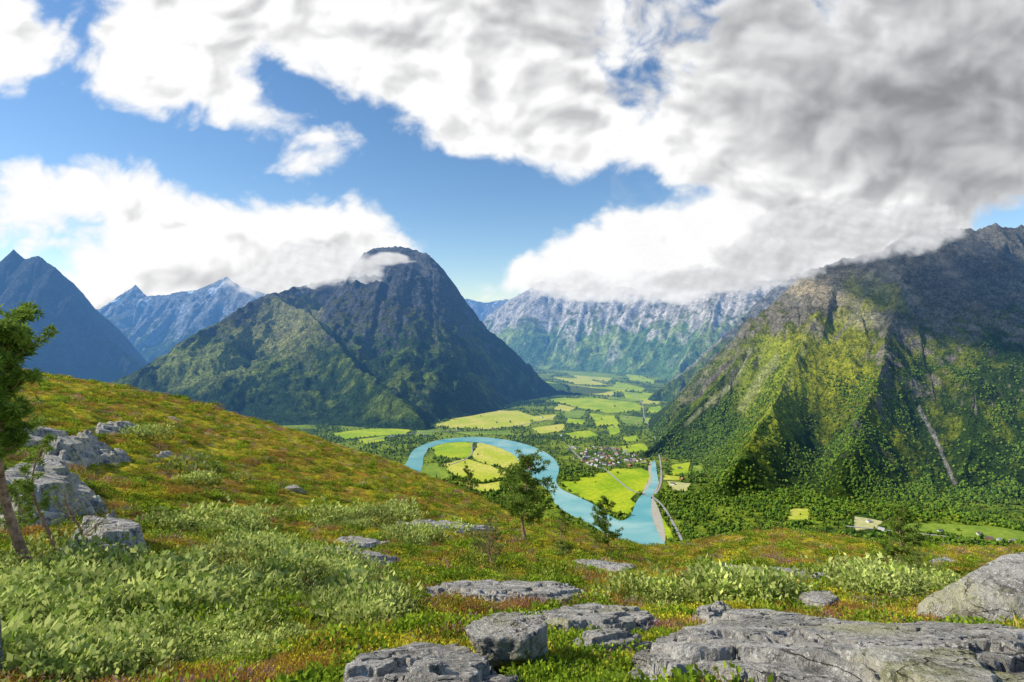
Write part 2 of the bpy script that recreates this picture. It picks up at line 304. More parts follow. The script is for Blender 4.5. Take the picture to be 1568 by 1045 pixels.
def houses(name,pts,seed):
    r=np.random.default_rng(seed); V=[];Fq=[];C=[]
    for (x,y) in pts:
        a=r.random()*3.14; L,Wd,h,rf=r.uniform(6,10),r.uniform(4,6),r.uniform(4,6),r.uniform(2.5,4)
        ca,sa=math.cos(a),math.sin(a); b=len(V)
        loc=[(-L,-Wd,0),(L,-Wd,0),(L,Wd,0),(-L,Wd,0),(-L,-Wd,h),(L,-Wd,h),(L,Wd,h),(-L,Wd,h),(-L-.6,-Wd-.6,h-.4),(L+.6,-Wd-.6,h-.4),(L+.6,Wd+.6,h-.4),(-L-.6,Wd+.6,h-.4),(-L-.6,0,h+rf),(L+.6,0,h+rf)]
        wc=[(.8,.78,.72),(.75,.7,.6),(.35,.08,.05),(.6,.45,.2),(.8,.8,.8)][r.integers(5)]; rc=[(.12,.11,.11),(.35,.18,.10),(.4,.4,.42)][r.integers(3)]
        for i,(u,v,w) in enumerate(loc): V.append((x+u*ca-v*sa,y+u*sa+v*ca,w)); C.append(wc if i<8 else rc)
        Fq+=[(b,b+1,b+5,b+4),(b+1,b+2,b+6,b+5),(b+2,b+3,b+7,b+6),(b+3,b,b+4,b+7),(b+8,b+9,b+13,b+12),(b+10,b+11,b+12,b+13),(b+8,b+12,b+11,b+11),(b+9,b+10,b+13,b+13)]
    me=bpy.data.meshes.new(name); me.from_pydata(V,[],[tuple(dict.fromkeys(f)) for f in Fq])
    a=me.color_attributes.new('Col','FLOAT_COLOR','POINT'); cc=np.ones((len(V),4),np.float32); cc[:,:3]=C; a.data.foreach_set('color',cc.ravel())
    t=NT('house_paint'); me.materials.append(t.done(t.haze(t.bsdf(t.attr(),.8)))); return link(bpy.data.objects.new(name,me))
vp=np.array([(868,682),(900,684),(940,683),(975,698),(992,706),(980,714),(930,716),(895,713),(878,702)],float)
q=np.c_[rng.uniform(860,1000,600),rng.uniform(678,720,600)]; q=q[inpoly(q[:,0],q[:,1],vp)][:95]
g=G(q[:,0],q[:,1]); hp=g[:,:2]
houses('village',hp,1)
vpoly=G(vp[:,0],vp[:,1])[:,:2]
q=np.array([(830,640),(760,648),(650,668),(600,668),(1005,665),(1020,705),(1045,735),(1030,742),(1330,800),(1500,820),(1530,828),(1550,830),(1515,826),(1350,812),(1440,815),(905,640),(940,655),(880,670),(860,668),(930,610),(960,640),(975,650),(870,600),(700,659),(1010,690),(1040,718)],float)
g=G(q[:,0],q[:,1]); houses('farm_buildings',g[:,:2],2); hp=np.vstack([hp,g[:,:2]])

# ------------------------------------------------------------ scatter
def scatter(name,P,sc,rz,objs):
    col=bpy.data.collections.new(name+'_source')
    for o in objs: col.objects.link(o)
    me=bpy.data.meshes.new(name); me.vertices.add(len(P)); me.vertices.foreach_set('co',np.asarray(P,np.float32).ravel())
    def at(n,typ,v):
        a=me.attributes.new(n,typ,'POINT'); a.data.foreach_set('value',v)
    at('sc','FLOAT',np.asarray(sc,np.float32)); at('rz','FLOAT',np.asarray(rz,np.float32)); at('ix','INT',rng.integers(0,len(objs),len(P)).astype(np.int32))
    ob=link(bpy.data.objects.new(name,me)); g=bpy.data.node_groups.new(name+'_gn','GeometryNodeTree')
    g.interface.new_socket('Geometry',in_out='INPUT',socket_type='NodeSocketGeometry'); g.interface.new_socket('Geometry',in_out='OUTPUT',socket_type='NodeSocketGeometry')
    N=g.nodes.new; gi=N('NodeGroupInput'); go=N('NodeGroupOutput'); ip=N('GeometryNodeInstanceOnPoints'); ci=N('GeometryNodeCollectionInfo')
    ci.inputs['Collection'].default_value=col; ci.inputs['Separate Children'].default_value=True; ci.inputs['Reset Children'].default_value=True
    def na(n,typ):
        a=N('GeometryNodeInputNamedAttribute'); a.data_type=typ; a.inputs['Name'].default_value=n; return a.outputs['Attribute']
    cx=N('ShaderNodeCombineXYZ'); L=g.links.new; L(na('rz','FLOAT'),cx.inputs[2]); er=N('FunctionNodeEulerToRotation'); L(cx.outputs[0],er.inputs[0])
    L(gi.outputs[0],ip.inputs['Points']); L(ci.outputs[0],ip.inputs['Instance']); ip.inputs['Pick Instance'].default_value=True
    L(na('ix','INT'),ip.inputs['Instance Index']); L(er.outputs[0],ip.inputs['Rotation']); L(na('sc','FLOAT'),ip.inputs['Scale']); L(ip.outputs[0],go.inputs[0])
    m=ob.modifiers.new('scatter','NODES'); m.node_group=g
    return ob
def foliage_mat(name,hz=False,var=.5,trans=.25):
    t=NT(name); c=t.attr(); oi=t.n('ShaderNodeObjectInfo')
    c=t.mix(1.0,c,t.mix(oi.outputs['Random'],(1-var,1-var,1-var),(1+var,1+var*.85,1+var*.6)),'MULTIPLY')
    b=t.bsdf(c,.8,None,.08)
    if trans:
        tr=t.n('ShaderNodeBsdfTranslucent'); t.l(c,tr.inputs[0]); mx=t.n('ShaderNodeMixShader'); mx.inputs[0].default_value=trans; t.l(b,mx.inputs[1]); t.l(tr.outputs[0],mx.inputs[2]); b=mx.outputs[0]
    if hz: b=t.haze(b)
    return t.done(b)
M_ftree=foliage_mat('forest_foliage',True,.45,0)
import bmesh
def ico(sub):
    bm=bmesh.new(); bmesh.ops.create_icosphere(bm,subdivisions=sub,radius=1.0)
    V=np.array([v.co[:] for v in bm.verts]); Fc=np.array([[v.index for v in f.verts] for f in bm.faces]); bm.free(); return V,Fc
IC={k:ico(k) for k in (2,3,5,6)}
def blobtree(name,h,w,col,seed,con=False):
    r=np.random.default_rng(seed); V0,F0=IC[2]; V=V0*(1+.28*r.normal(size=len(V0)))[:,None]
    if con: rad=np.clip((1-V0[:,2])/2,0.03,1)**.8; V=np.c_[V0[:,0]*rad*1.3,V0[:,1]*rad*1.3,V0[:,2]]*(1+.15*r.normal(size=len(V0)))[:,None]
    V=V*np.array([w/2,w/2,h/2])+np.array([0,0,h*.5])
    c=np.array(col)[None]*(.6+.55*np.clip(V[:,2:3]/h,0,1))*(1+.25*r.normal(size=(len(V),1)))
    return bpy.data.objects.new(name,raw_mesh(name,V,F0,np.clip(c,0,1),False,[M_ftree]))
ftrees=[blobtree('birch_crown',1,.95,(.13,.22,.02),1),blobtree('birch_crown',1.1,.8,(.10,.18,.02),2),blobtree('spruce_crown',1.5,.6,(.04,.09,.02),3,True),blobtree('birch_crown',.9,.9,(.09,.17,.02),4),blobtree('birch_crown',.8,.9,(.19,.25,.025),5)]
N=60000
pxs=rng.uniform(480,1640,N); rows=rng.uniform(566,850,N); g=G(pxs,rows); x,y=g[:,0],g[:,1]
keep=np.ones(N,bool)
infield=np.zeros(N,bool)
for P in POLYS[4:]: infield|=inpoly(x,y,P)
for P in POLYS[:4]: keep&=~inpoly(x,y,P)
keep&=~infield|(rng.random(N)<.008)
dens_=fbm(x/350,y/350,4,77); keep&=(dens_>-.08)|(rng.random(N)<.2)
keep&=~inpoly(x,y,vpoly)|(rng.random(N)<.3)
for hx in hp: keep&=(x-hx[0])**2+(y-hx[1])**2>16**2
hb,_,_=mtn_height(x,y,RB,**HB); ha,_,_=mtn_height(x,y,RA,seed=1,amp=75)
keep&=(hb<2)&(ha<2)
x,y=x[keep],y[keep]; s=rng.uniform(6,13,len(x))*np.clip(y/3500,.9,1.3)
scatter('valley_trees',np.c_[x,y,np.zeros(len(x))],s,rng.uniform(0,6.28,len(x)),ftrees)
N=80000
pxs=rng.uniform(1000,1720,N); dd=1/rng.uniform(1/3300,1/1500,N); rx,_=ratio(pxs,HOR); x,y=rx*dd,dd
h,_,_=mtn_height(x,y,RB,**HB)
dn=fbm(x/300,y/300,4,80)+.6*fbm(x/80,y/80,3,81)
sx,sy=proj(x,y,h); 
keep=(h>1)&(h<560+150*dn)&((dn-h/1000>-.12)|(rng.random(N)<.12))
for P,wd,cl in BST: keep&=polydist(sx,sy,P)>wd*1.3
x,y,h=x[keep],y[keep],h[keep]; s=rng.uniform(5,12,len(x))*(1-.4*h/700)
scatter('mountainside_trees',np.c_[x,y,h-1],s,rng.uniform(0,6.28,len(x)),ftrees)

# ------------------------------------------------------------ foreground
COLS=np.array([-700,0,200,400,600,800,1000,1200,1400,1568,2300],float)
DS=np.array([.7,1.5,2.5,4,7,10,20,28,45,70,110,200,400,950],float)
T={-700:[1900,1260,1075,975,890,840,745,700,650,620,610,680,800,1090],
 0:[1900,1260,1075,980,895,835,705,655,595,563,572,640,800,1090],
 200:[1900,1260,1075,985,910,855,765,720,660,612,588,640,800,1090],
 400:[1900,1260,1075,990,925,878,808,772,718,675,642,670,800,1090],
 600:[1900,1260,1075,998,940,895,835,805,766,730,703,725,820,1090],
 800:[1900,1260,1075,1000,945,905,860,835,806,788,795,830,900,1090],
 1000:[1900,1260,1075,1003,950,915,880,865,846,844,860,890,930,1090],
 1200:[1900,1260,1075,1005,950,915,876,857,830,812,818,850,920,1090],
 1400:[1900,1260,1075,1005,948,918,886,868,846,838,852,880,930,1090],
 1568:[1900,1260,1075,1005,950,925,890,870,852,846,856,880,930,1090],
 2300:[1900,1260,1075,1005,950,925,890,870,850,842,850,880,930,1090]}
TAB=np.array([T[int(c)] for c in COLS],float)
PXF=np.linspace(-700,2300,151); LDF=np.linspace(math.log(.7),math.log(950),120)
tmp=np.array([np.interp(LDF,np.log(DS),r) for r in TAB]); FT=np.array([np.interp(PXF,COLS,tmp[:,j]) for j in range(len(LDF))]).T
def smooth(A,n,ax):
    k=np.hanning(n+2)[1:-1]; k/=k.sum(); pad=[(0,0),(0,0)]; pad[ax]=(n//2,n//2); B=np.pad(A,pad,mode='reflect',reflect_type='odd')
    return np.apply_along_axis(lambda v:np.convolve(v,k,'valid'),ax,B)
FT=smooth(smooth(FT,9,0),7,1)
def row(px,d):
    a=np.clip((px+700)/20,0,149.999); b=np.clip((np.log(np.maximum(d,.7))-LDF[0])/(LDF[1]-LDF[0]),0,118.999)
    i=a.astype(int); j=b.astype(int); a=a-i;b=b-j
    return (FT[i,j]*(1-a)+FT[i+1,j]*a)*(1-b)+(FT[i,j+1]*(1-a)+FT[i+1,j+1]*a)*b
def ground(x,y,fine=True):
    x=np.asarray(x,float);y=np.maximum(np.asarray(y,float),.3)
    px=CX+F*x/y*CA; r=row(px,y); _,rz=ratio(px,r)
    z=CAMZ+rz*y
    far=sstep(3,25,y)
    z=z+.3*far*fbm(x/4,y/4,5,32)+.9*sstep(15,60,y)*(fbm(x/12,y/12,5,33))
    if fine: z=z+.08*fbm(x/.9,y/.9,4,31)
    return np.maximum(z,-20)
def place(px,py):
    d=np.geomspace(1.2,120,900); r=row(np.full(900,float(px)),d); i=np.argmax(r<=py)
    if r[i]>py: i=int(np.argmin(r))
    rx,_=ratio(px,py); x=float(rx*d[i]); return np.array([x,d[i],float(ground(x,d[i]))])
NC,NR=1100,760
px=np.linspace(-650,2250,NC); d=np.geomspace(.75,940,NR); X=((px-CX)/F/CA)[None,:]*d[:,None]; Y=np.repeat(d[:,None],NC,1); Z=ground(X,Y)
a=fbm(X/3.,Y/3.,5,40); b=fbm(X/.7,Y/.7,4,41); c_=fbm(X/9,Y/9,5,42); e=fbm(X/1.6,Y/1.6,5,43)
col=np.zeros(X.shape+(3,))+np.array((.38,.37,.03))
col=mixc(col,(.62,.56,.04),sstep(-.15,.35,a)); col=mixc(col,(.48,.24,.06),sstep(.0,.35,c_+.5*b)*.65); col=mixc(col,(.11,.16,.02),sstep(.05,.4,e)*.85)
col=mixc(col,(.60,.31,.05),sstep(18,60,Y)*sstep(-.05,.4,-a+.3*b)*.75)
col=mixc(col,(.46,.44,.39),sstep(.47,.53,fbm(X/4.5,Y/2.6,5,47))*sstep(5,9,Y)*.9)
t=NT('heath_ground'); p=t.pos(); n1=t.noise(p,3,6,.75); n2=t.noise(p,14,4,.7); n3=t.noise(p,.7,4,.7)
c=t.attr(); c=t.mix(1.0,c,t.mix(t.rng(n1,.35,.65),(.4,.45,.4),(1.5,1.4,1.4)),'MULTIPLY'); c=t.mix(1.0,c,t.mix(t.rng(n2,.35,.65),(.6,.6,.6),(1.4,1.4,1.4)),'MULTIPLY'); c=t.mix(1.0,c,t.mix(t.rng(n3,.35,.65),(.6,.72,.7),(1.35,1.25,1.2)),'MULTIPLY')
M_ground=t.done(t.bsdf(c,.95,t.bump(t.math('ADD',n1,t.math('MULTIPLY',n2,.4)),1.0,.25),.05))
grid_obj('hillside_ground',X,Y,Z,col,M_ground)
# rocks
t=NT('lichen_rock'); p=t.pos(); 
n1=t.noise(p,1.6,6,.7,.4); n2=t.noise(p,7,7,.78); n3=t.noise(p,30,4,.7); n4=t.noise(p,1.1,4,.6); n5=t.noise(p,2.6,6,.75)
c=t.mix(t.rng(n1,.38,.60),(.33,.31,.27),(.62,.585,.52)); c=t.mix(t.math('MULTIPLY',t.rng(n5,.52,.60),.5),c,(.22,.21,.19)); c=t.mix(t.math('MULTIPLY',t.rng(n2,.53,.59),.8),c,(.11,.105,.095)); c=t.mix(t.math('MULTIPLY',t.rng(n3,.56,.62),.75),c,(.84,.82,.75))
c=t.mix(t.math('MULTIPLY',t.rng(n4,.53,.66),.5),c,(.50,.48,.20))
mp=t.n('ShaderNodeMapping'); mp.inputs['Scale'].default_value=(.35,1.3,4); mp.inputs['Rotation'].default_value=(.25,.1,.5); t.l(p,mp.inputs[0])
vo=t.n('ShaderNodeTexVoronoi',feature='DISTANCE_TO_EDGE'); vo.inputs['Scale'].default_value=1.2
nv=t.n('ShaderNodeTexNoise'); nv.inputs['Scale'].default_value=6; nv.inputs['Detail'].default_value=4; t.l(p,nv.inputs['Vector']); sv=t.n('ShaderNodeVectorMath',operation='SCALE'); sv.inputs['Scale'].default_value=.35; t.l(nv.outputs['Color'],sv.inputs[0]); av=t.n('ShaderNodeVectorMath',operation='ADD'); t.l(mp.outputs[0],av.inputs[0]); t.l(sv.outputs[0],av.inputs[1]); t.l(av.outputs[0],vo.inputs['Vector'])
crm=t.rng(t.noise(p,1.7,3,.5),.5,.6); cr=t.math('MAXIMUM',t.rng(vo.outputs['Distance'],0,.014),crm); c=t.mix(cr,t.mix(.7,c,(.04,.04,.035)),c)
hgt=t.math('ADD',t.math('ADD',n1,t.math('MULTIPLY',n2,.45)),t.math('ADD',t.math('MULTIPLY',n3,.14),t.math('MULTIPLY',cr,.25)))
M_rock=t.done(t.bsdf(c,.9,t.bump(hgt,1.0,.18),.15))
RK=[]; SL=[]
def slab(poly,H,seed,name='rock_slab',dy=0):
    P=np.array(poly,float); wp=np.array([place(a,b+dy)[:2] for a,b in P])
    pxs=CX+F*wp[:,0]/wp[:,1]*CA; l0,l1=math.log(wp[:,1].min()),math.log(wp[:,1].max())
    nx=int(np.clip((pxs.max()-pxs.min())/1.2,60,640)); ny=int(np.clip((l1-l0)*520,80,460))
    pg=np.linspace(pxs.min()-6,pxs.max()+6,nx); dg=np.exp(np.linspace(l0-.02,l1+.02,ny))
    X=((pg-CX)/F/CA)[None,:]*dg[:,None]; Y=np.repeat(dg[:,None],nx,1)
    Xn=X+.6*H*fbm(X/(2.*H),Y/(2.*H),5,seed); Yn=Y+.6*H*fbm(X/(2.*H),Y/(2.*H),5,seed+7)
    D=polydist(Xn,Yn,[tuple(v) for v in wp]+[tuple(wp[0])]); D=np.where(inpoly(Xn,Yn,wp),D,-D)
    n=fbm(X/(4*H),Y/(4*H),6,seed+2,.55)
    e=.58*sstep(-.02*H,.30*H,D)+.40*sstep(.7*H,.85*H,D+.9*H*n)+.28*sstep(1.6*H,1.75*H,D+1.5*H*fbm(X/(6*H),Y/(6*H),5,seed+5))-.22*sstep(.0,.06,fbm(X/(3*H),Y/(5*H),5,seed+15)-.22)
    ck=np.abs(perlin(X/(5*H)+.35*perlin(X/H,Y/H,3),Y/(2.6*H)+.2*perlin(X/H,Y/H,8),seed+9)); ck2=np.abs(perlin(X/(2.5*H)+.3*perlin(X/H,Y/H,5),Y/(4*H),seed+19))
    e=e+.20*n+.05*fbm(X/(.6*H),Y/(.6*H),4,seed+12)-.35*sstep(.04,.0,ck)-.25*sstep(.035,0,ck2)*sstep(-.1,.2,n)
    Z=ground(X,Y,False)+np.where(D>-.05*H,H*e,-.3)-.05*sstep(0,-.3*H,D)-.02
    SL.append(wp); return grid_obj(name,X,Y,Z,None,M_rock)
def rock(px,pyb,wpx,hpx,dr=.8,seed=0,rz=0,sub=5,sink=.25,tilt=(0,0),name='boulder',npl=11,sharp=30,strata=.06,rough=1.,off=.8):
    c=place(px,pyb); d=c[1]; w=wpx/F*d/2; h=hpx/F*d
    r=np.random.default_rng(seed); V0,F0=IC[sub]
    N=r.normal(size=(npl,3)); N/=np.linalg.norm(N,axis=1)[:,None]; N=np.vstack([N,[[0,.1,1.0]]]); N[-1]/=np.linalg.norm(N[-1]); D=np.r_[r.uniform(.5,1.0,npl),.5]
    dots=V0@N.T; q=np.where(dots>.05,dots/D,0); R=1/np.power(np.sum(q**sharp,1)+.8**sharp,1/sharp)
    V=V0*R[:,None]
    nn=(fbm(V[:,0]*1.5+seed,V[:,1]*1.5+V[:,2]*1.3,6,seed,.5)*.13+ridged(V[:,0]*3+V[:,2],V[:,1]*3-V[:,2]*2,4,seed+2)*.05)*rough
    zq=V[:,2]*4+1.6*fbm(V[:,0]*1.2,V[:,1]*1.2,4,seed+4); st=(zq-np.floor(zq)); st=np.where(st<.8,st/.8,(1-st)/.2)
    nn=nn+strata*st*rough
    ck=np.abs(perlin(V[:,0]*2.3+.3*V[:,2]+.4*perlin(V[:,0]*5,V[:,1]*5,3),V[:,1]*1.4-V[:,2]*.6,seed+9)); nn=nn-.10*rough*sstep(.06,.0,ck)
    V=V*(1+nn)[:,None]; V/=np.abs(V).max(0)
    V=V*np.array([w,w*dr,h*.6])
    ca,sa=math.cos(rz),math.sin(rz); 
    V[:,2]+=V[:,0]*tilt[0]+V[:,1]*tilt[1]
    V=np.c_[V[:,0]*ca-V[:,1]*sa,V[:,0]*sa+V[:,1]*ca,V[:,2]]
    me=raw_mesh(name,V,F0,None,True,[M_rock]); o=link(bpy.data.objects.new(name,me)); 
    yy=c[1]+w*dr*off; xx=c[0]*(1+w*dr*off/c[1]); zz=min(c[2],float(ground(xx,yy)))
    o.location=(xx,yy,zz+h*(.5-sink)); RK.append((xx,yy,w,w*dr)); return o
slab([(930,1060),(975,1015),(1035,985),(1060,972),(1110,960),(1160,966),(1250,978),(1340,992),(1450,1000),(1568,1008),(1700,1015),(1800,1260),(1200,1260),(1160,1120),(1100,1095),(1000,1095)],.21,401)
slab([(1050,962),(1060,945),(1110,940),(1150,950),(1120,962),(1090,968)],.18,402)
slab([(490,1085),(560,1040),(640,1022),(720,1022),(785,1045),(830,1200),(460,1240)],.18,403)
slab([(640,915),(690,905),(800,904),(890,908),(905,925),(870,938),(800,936),(690,930)],.18,404)
slab([(790,955),(900,940),(1000,950),(1015,968),(960,980),(860,985),(810,975)],.16,405)
slab([(850,1000),(930,985),(1000,990),(1000,1010),(920,1022),(860,1020)],.14,406)
slab([(478,856),(520,846),(600,856),(628,868),(560,878),(500,870)],.2,407)
slab([(498,832),(550,826),(605,838),(570,845),(520,842)],.2,408)
slab([(868,858),(920,864),(978,874),(965,883),(900,874)],.18,409)
slab([(1075,888),(1150,885),(1200,882),(1290,893),(1280,902),(1180,899),(1090,900)],.22,410)
slab([(600,802),(700,806),(760,818),(720,820),(640,814)],.25,411)
slab([(-80,800),(-10,745),(60,735),(125,748),(160,782),(150,802),(80,812),(0,820)],.85,413)
slab([(92,868),(125,818),(165,804),(215,820),(224,852),(160,872)],.48,414)
slab([(58,712),(75,684),(120,676),(168,690),(172,710),(110,722)],.8,415); slab([(-30,692),(30,672),(100,666),(112,680),(40,694)],.6,416)
slab([(140,664),(180,654),(220,660),(195,670),(150,670)],.55,417); slab([(150,708),(185,690),(200,706),(170,714)],.45,419)
slab([(225,698),(255,692),(268,697),(245,702)],.3,420)
rock(788,1042,160,122,.75,3,.35,6,.16,npl=8,sharp=40,rough=.8,strata=.04)
rock(1530,970,270,145,.8,9,.2,6,.2,(.25,0),npl=18,sharp=12,rough=.9,strata=.04)
rock(1265,934,85,40,.8,13,.2,5,.25)
rock(30,752,90,60,.7,36,.2,5,.3,(-.2,0)); rock(130,790,80,40,.7,37,.1,5,.3,(-.2,0)); rock(450,758,45,20,.7,27,.2,5,.35); rock(-12,1060,40,210,.8,29,.1,5,.2); rock(1450,868,60,18,.6,30,0,5,.35)
rock(875,1012,80,40,.7,34,0,5,.3); rock(1235,1020,90,36,.7,35,0,5,.2)
# plants
M_leaf=foliage_mat('leaf',False,.35,.35)
def quads(P,D,S,L,Wd,mid=.45):
    n=len(P); A=P; B=P+D*L[:,None]*mid+S*Wd[:,None]; C=P+D*L[:,None]; E=P+D*L[:,None]*mid-S*Wd[:,None]
    V=np.stack([A,B,C,E],1).reshape(-1,3); Fc=np.arange(4*n).reshape(n,4); return V,Fc
def rdir(r,n):
    v=r.normal(size=(n,3)); return v/np.linalg.norm(v,axis=1)[:,None]
def side(D,r):
    s=np.cross(D,rdir(r,len(D))); return s/(np.linalg.norm(s,axis=1)[:,None]+1e-9)
def shrub(name,n,leaf,wr,c1,c2,seed,flat=.7,up=.6,dark=.35):
    r=np.random.default_rng(seed); P=rdir(r,n); P[:,2]=np.abs(P[:,2]); R=r.uniform(.35,1,n)**.5*(1+.25*np.sin(P[:,0]*5+seed)*np.cos(P[:,1]*6))
    P=P*R[:,None]*np.array([1,1,flat]); D=rdir(r,n)+P*.6+np.array([0,0,up]); D/=np.linalg.norm(D,axis=1)[:,None]; S=side(D,r)
    L=r.uniform(.7,1.3,n)*leaf; V,Fc=quads(P,D,S,L,L*wr)
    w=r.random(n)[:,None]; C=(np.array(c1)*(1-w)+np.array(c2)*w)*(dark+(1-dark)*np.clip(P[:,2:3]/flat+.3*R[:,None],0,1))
    return bpy.data.objects.new(name,raw_mesh(name,V,Fc,np.repeat(C,4,0),False,[M_leaf]))
def tuft(name,n,c1,c2,seed,h=1.,w=.03,sp=.5):
    r=np.random.default_rng(seed); P=np.c_[r.normal(0,.28,(n,2)),np.zeros(n)]; D=np.c_[r.normal(0,sp,(n,2)),np.ones(n)]; D/=np.linalg.norm(D,axis=1)[:,None]; S=side(D,r); L=r.uniform(.4,1,n)*h
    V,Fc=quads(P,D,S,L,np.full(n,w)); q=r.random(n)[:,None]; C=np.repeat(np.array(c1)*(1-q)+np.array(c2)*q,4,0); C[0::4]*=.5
    return bpy.data.objects.new(name,raw_mesh(name,V,Fc,C,False,[M_leaf]))
def sample(n,px0=-60,px1=1630,d0=2.,d1=110):
    px=rng.uniform(px0,px1,n); d=np.exp(rng.uniform(math.log(d0),math.log(d1),n)); x=(px-CX)/F/CA*d; return px,d,x,row(px,d)
def norock(x,y,f=.85):
    k=np.ones(x.shape,bool)
    for cx,cy,w,dp in RK: k&=((x-cx)/w)**2+((y-cy)/dp)**2>f*f
    for wp in SL: k&=~inpoly(x,y,wp)
    return k
def put(name,n,objs,maskf,scf,**kw):
    px,d,x,r=sample(n,**kw); m=maskf(px,d,x,r)*1.0; k=(rng.random(n)<m)&norock(x,d); px,d,x=px[k],d[k],x[k]
    z=ground(x,d); hv=1+.8*np.clip(fbm(x/.8/(1+d/20),d/.8/(1+d/20),2,98),-.7,.8)
    return scatter(name,np.c_[x,d,z-.01],scf(d)*rng.uniform(.6,1.3,len(x))*hv,rng.uniform(0,6.28,len(x)),objs)
def ell(px,r,L):
    m=np.zeros(px.shape)
    for cx,cy,rx,ry in L: m=np.maximum(m,sstep(1.15,.75,np.hypot((px-cx)/rx,(r-cy)/ry)))
    return m
WL=[(150,925,230,65),(400,890,170,50),(60,1000,200,60),(330,990,120,30),(560,800,100,14),(640,825,60,14),(1140,915,80,18),(1370,905,110,16),(320,745,50,10),(210,670,40,10),(980,930,60,12),(560,950,70,20),(330,810,110,10)]
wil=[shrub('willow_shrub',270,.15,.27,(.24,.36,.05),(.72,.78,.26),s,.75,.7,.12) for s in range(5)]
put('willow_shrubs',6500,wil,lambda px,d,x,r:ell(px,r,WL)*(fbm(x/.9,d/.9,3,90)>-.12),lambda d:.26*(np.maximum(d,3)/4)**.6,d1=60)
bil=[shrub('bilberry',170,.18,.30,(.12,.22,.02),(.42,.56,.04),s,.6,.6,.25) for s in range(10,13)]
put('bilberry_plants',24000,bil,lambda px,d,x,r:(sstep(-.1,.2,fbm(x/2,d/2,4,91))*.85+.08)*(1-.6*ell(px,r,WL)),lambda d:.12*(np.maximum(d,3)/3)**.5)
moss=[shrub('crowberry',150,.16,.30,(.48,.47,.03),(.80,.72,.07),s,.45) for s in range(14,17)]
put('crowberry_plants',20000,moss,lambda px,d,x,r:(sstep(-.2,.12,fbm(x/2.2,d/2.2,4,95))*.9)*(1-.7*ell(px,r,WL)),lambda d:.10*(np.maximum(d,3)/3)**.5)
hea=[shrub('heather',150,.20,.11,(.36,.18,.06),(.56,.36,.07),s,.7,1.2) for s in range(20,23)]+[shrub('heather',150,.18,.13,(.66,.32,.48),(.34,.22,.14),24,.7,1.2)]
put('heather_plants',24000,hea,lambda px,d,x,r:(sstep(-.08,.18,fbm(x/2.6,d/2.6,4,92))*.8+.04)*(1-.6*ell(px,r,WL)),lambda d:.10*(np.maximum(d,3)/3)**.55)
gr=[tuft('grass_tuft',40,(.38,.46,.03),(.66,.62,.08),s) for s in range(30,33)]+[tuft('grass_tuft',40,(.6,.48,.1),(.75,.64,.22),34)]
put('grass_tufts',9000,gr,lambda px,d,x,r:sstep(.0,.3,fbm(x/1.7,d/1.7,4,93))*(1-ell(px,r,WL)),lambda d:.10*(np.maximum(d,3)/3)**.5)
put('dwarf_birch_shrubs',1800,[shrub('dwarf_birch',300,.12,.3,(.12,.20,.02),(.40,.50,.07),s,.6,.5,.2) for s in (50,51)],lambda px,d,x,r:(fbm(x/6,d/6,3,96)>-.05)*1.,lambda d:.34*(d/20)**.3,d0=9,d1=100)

# trees
t=NT('pine_bark'); p=t.pos(); n=t.noise(p,12,5,.7); M_bark=t.done(t.bsdf(t.mix(t.rng(n,.35,.65),(.18,.10,.06),(.55,.34,.24)),.9,t.bump(n,.8,.03)))
M_needle=foliage_mat('pine_needles',False,.1,.35)
def tube(pts,rad,ns=7):
    pts=np.asarray(pts,float); n=len(pts); T=np.gradient(pts,axis=0); T/=np.linalg.norm(T,axis=1)[:,None]
    ref=np.array([.31,.87,.12]); A=np.cross(T,ref); A/=np.linalg.norm(A,axis=1)[:,None]; B=np.cross(T,A); th=np.linspace(0,2*np.pi,ns,endpoint=False)
    V=(pts[:,None]+(A[:,None]*np.cos(th)[None,:,None]+B[:,None]*np.sin(th)[None,:,None])*np.asarray(rad)[:,None,None]).reshape(-1,3)
    Fc=[(i*ns+j,i*ns+(j+1)%ns,(i+1)*ns+(j+1)%ns,(i+1)*ns+j) for i in range(n-1) for j in range(ns)]
    return V,np.array(Fc)
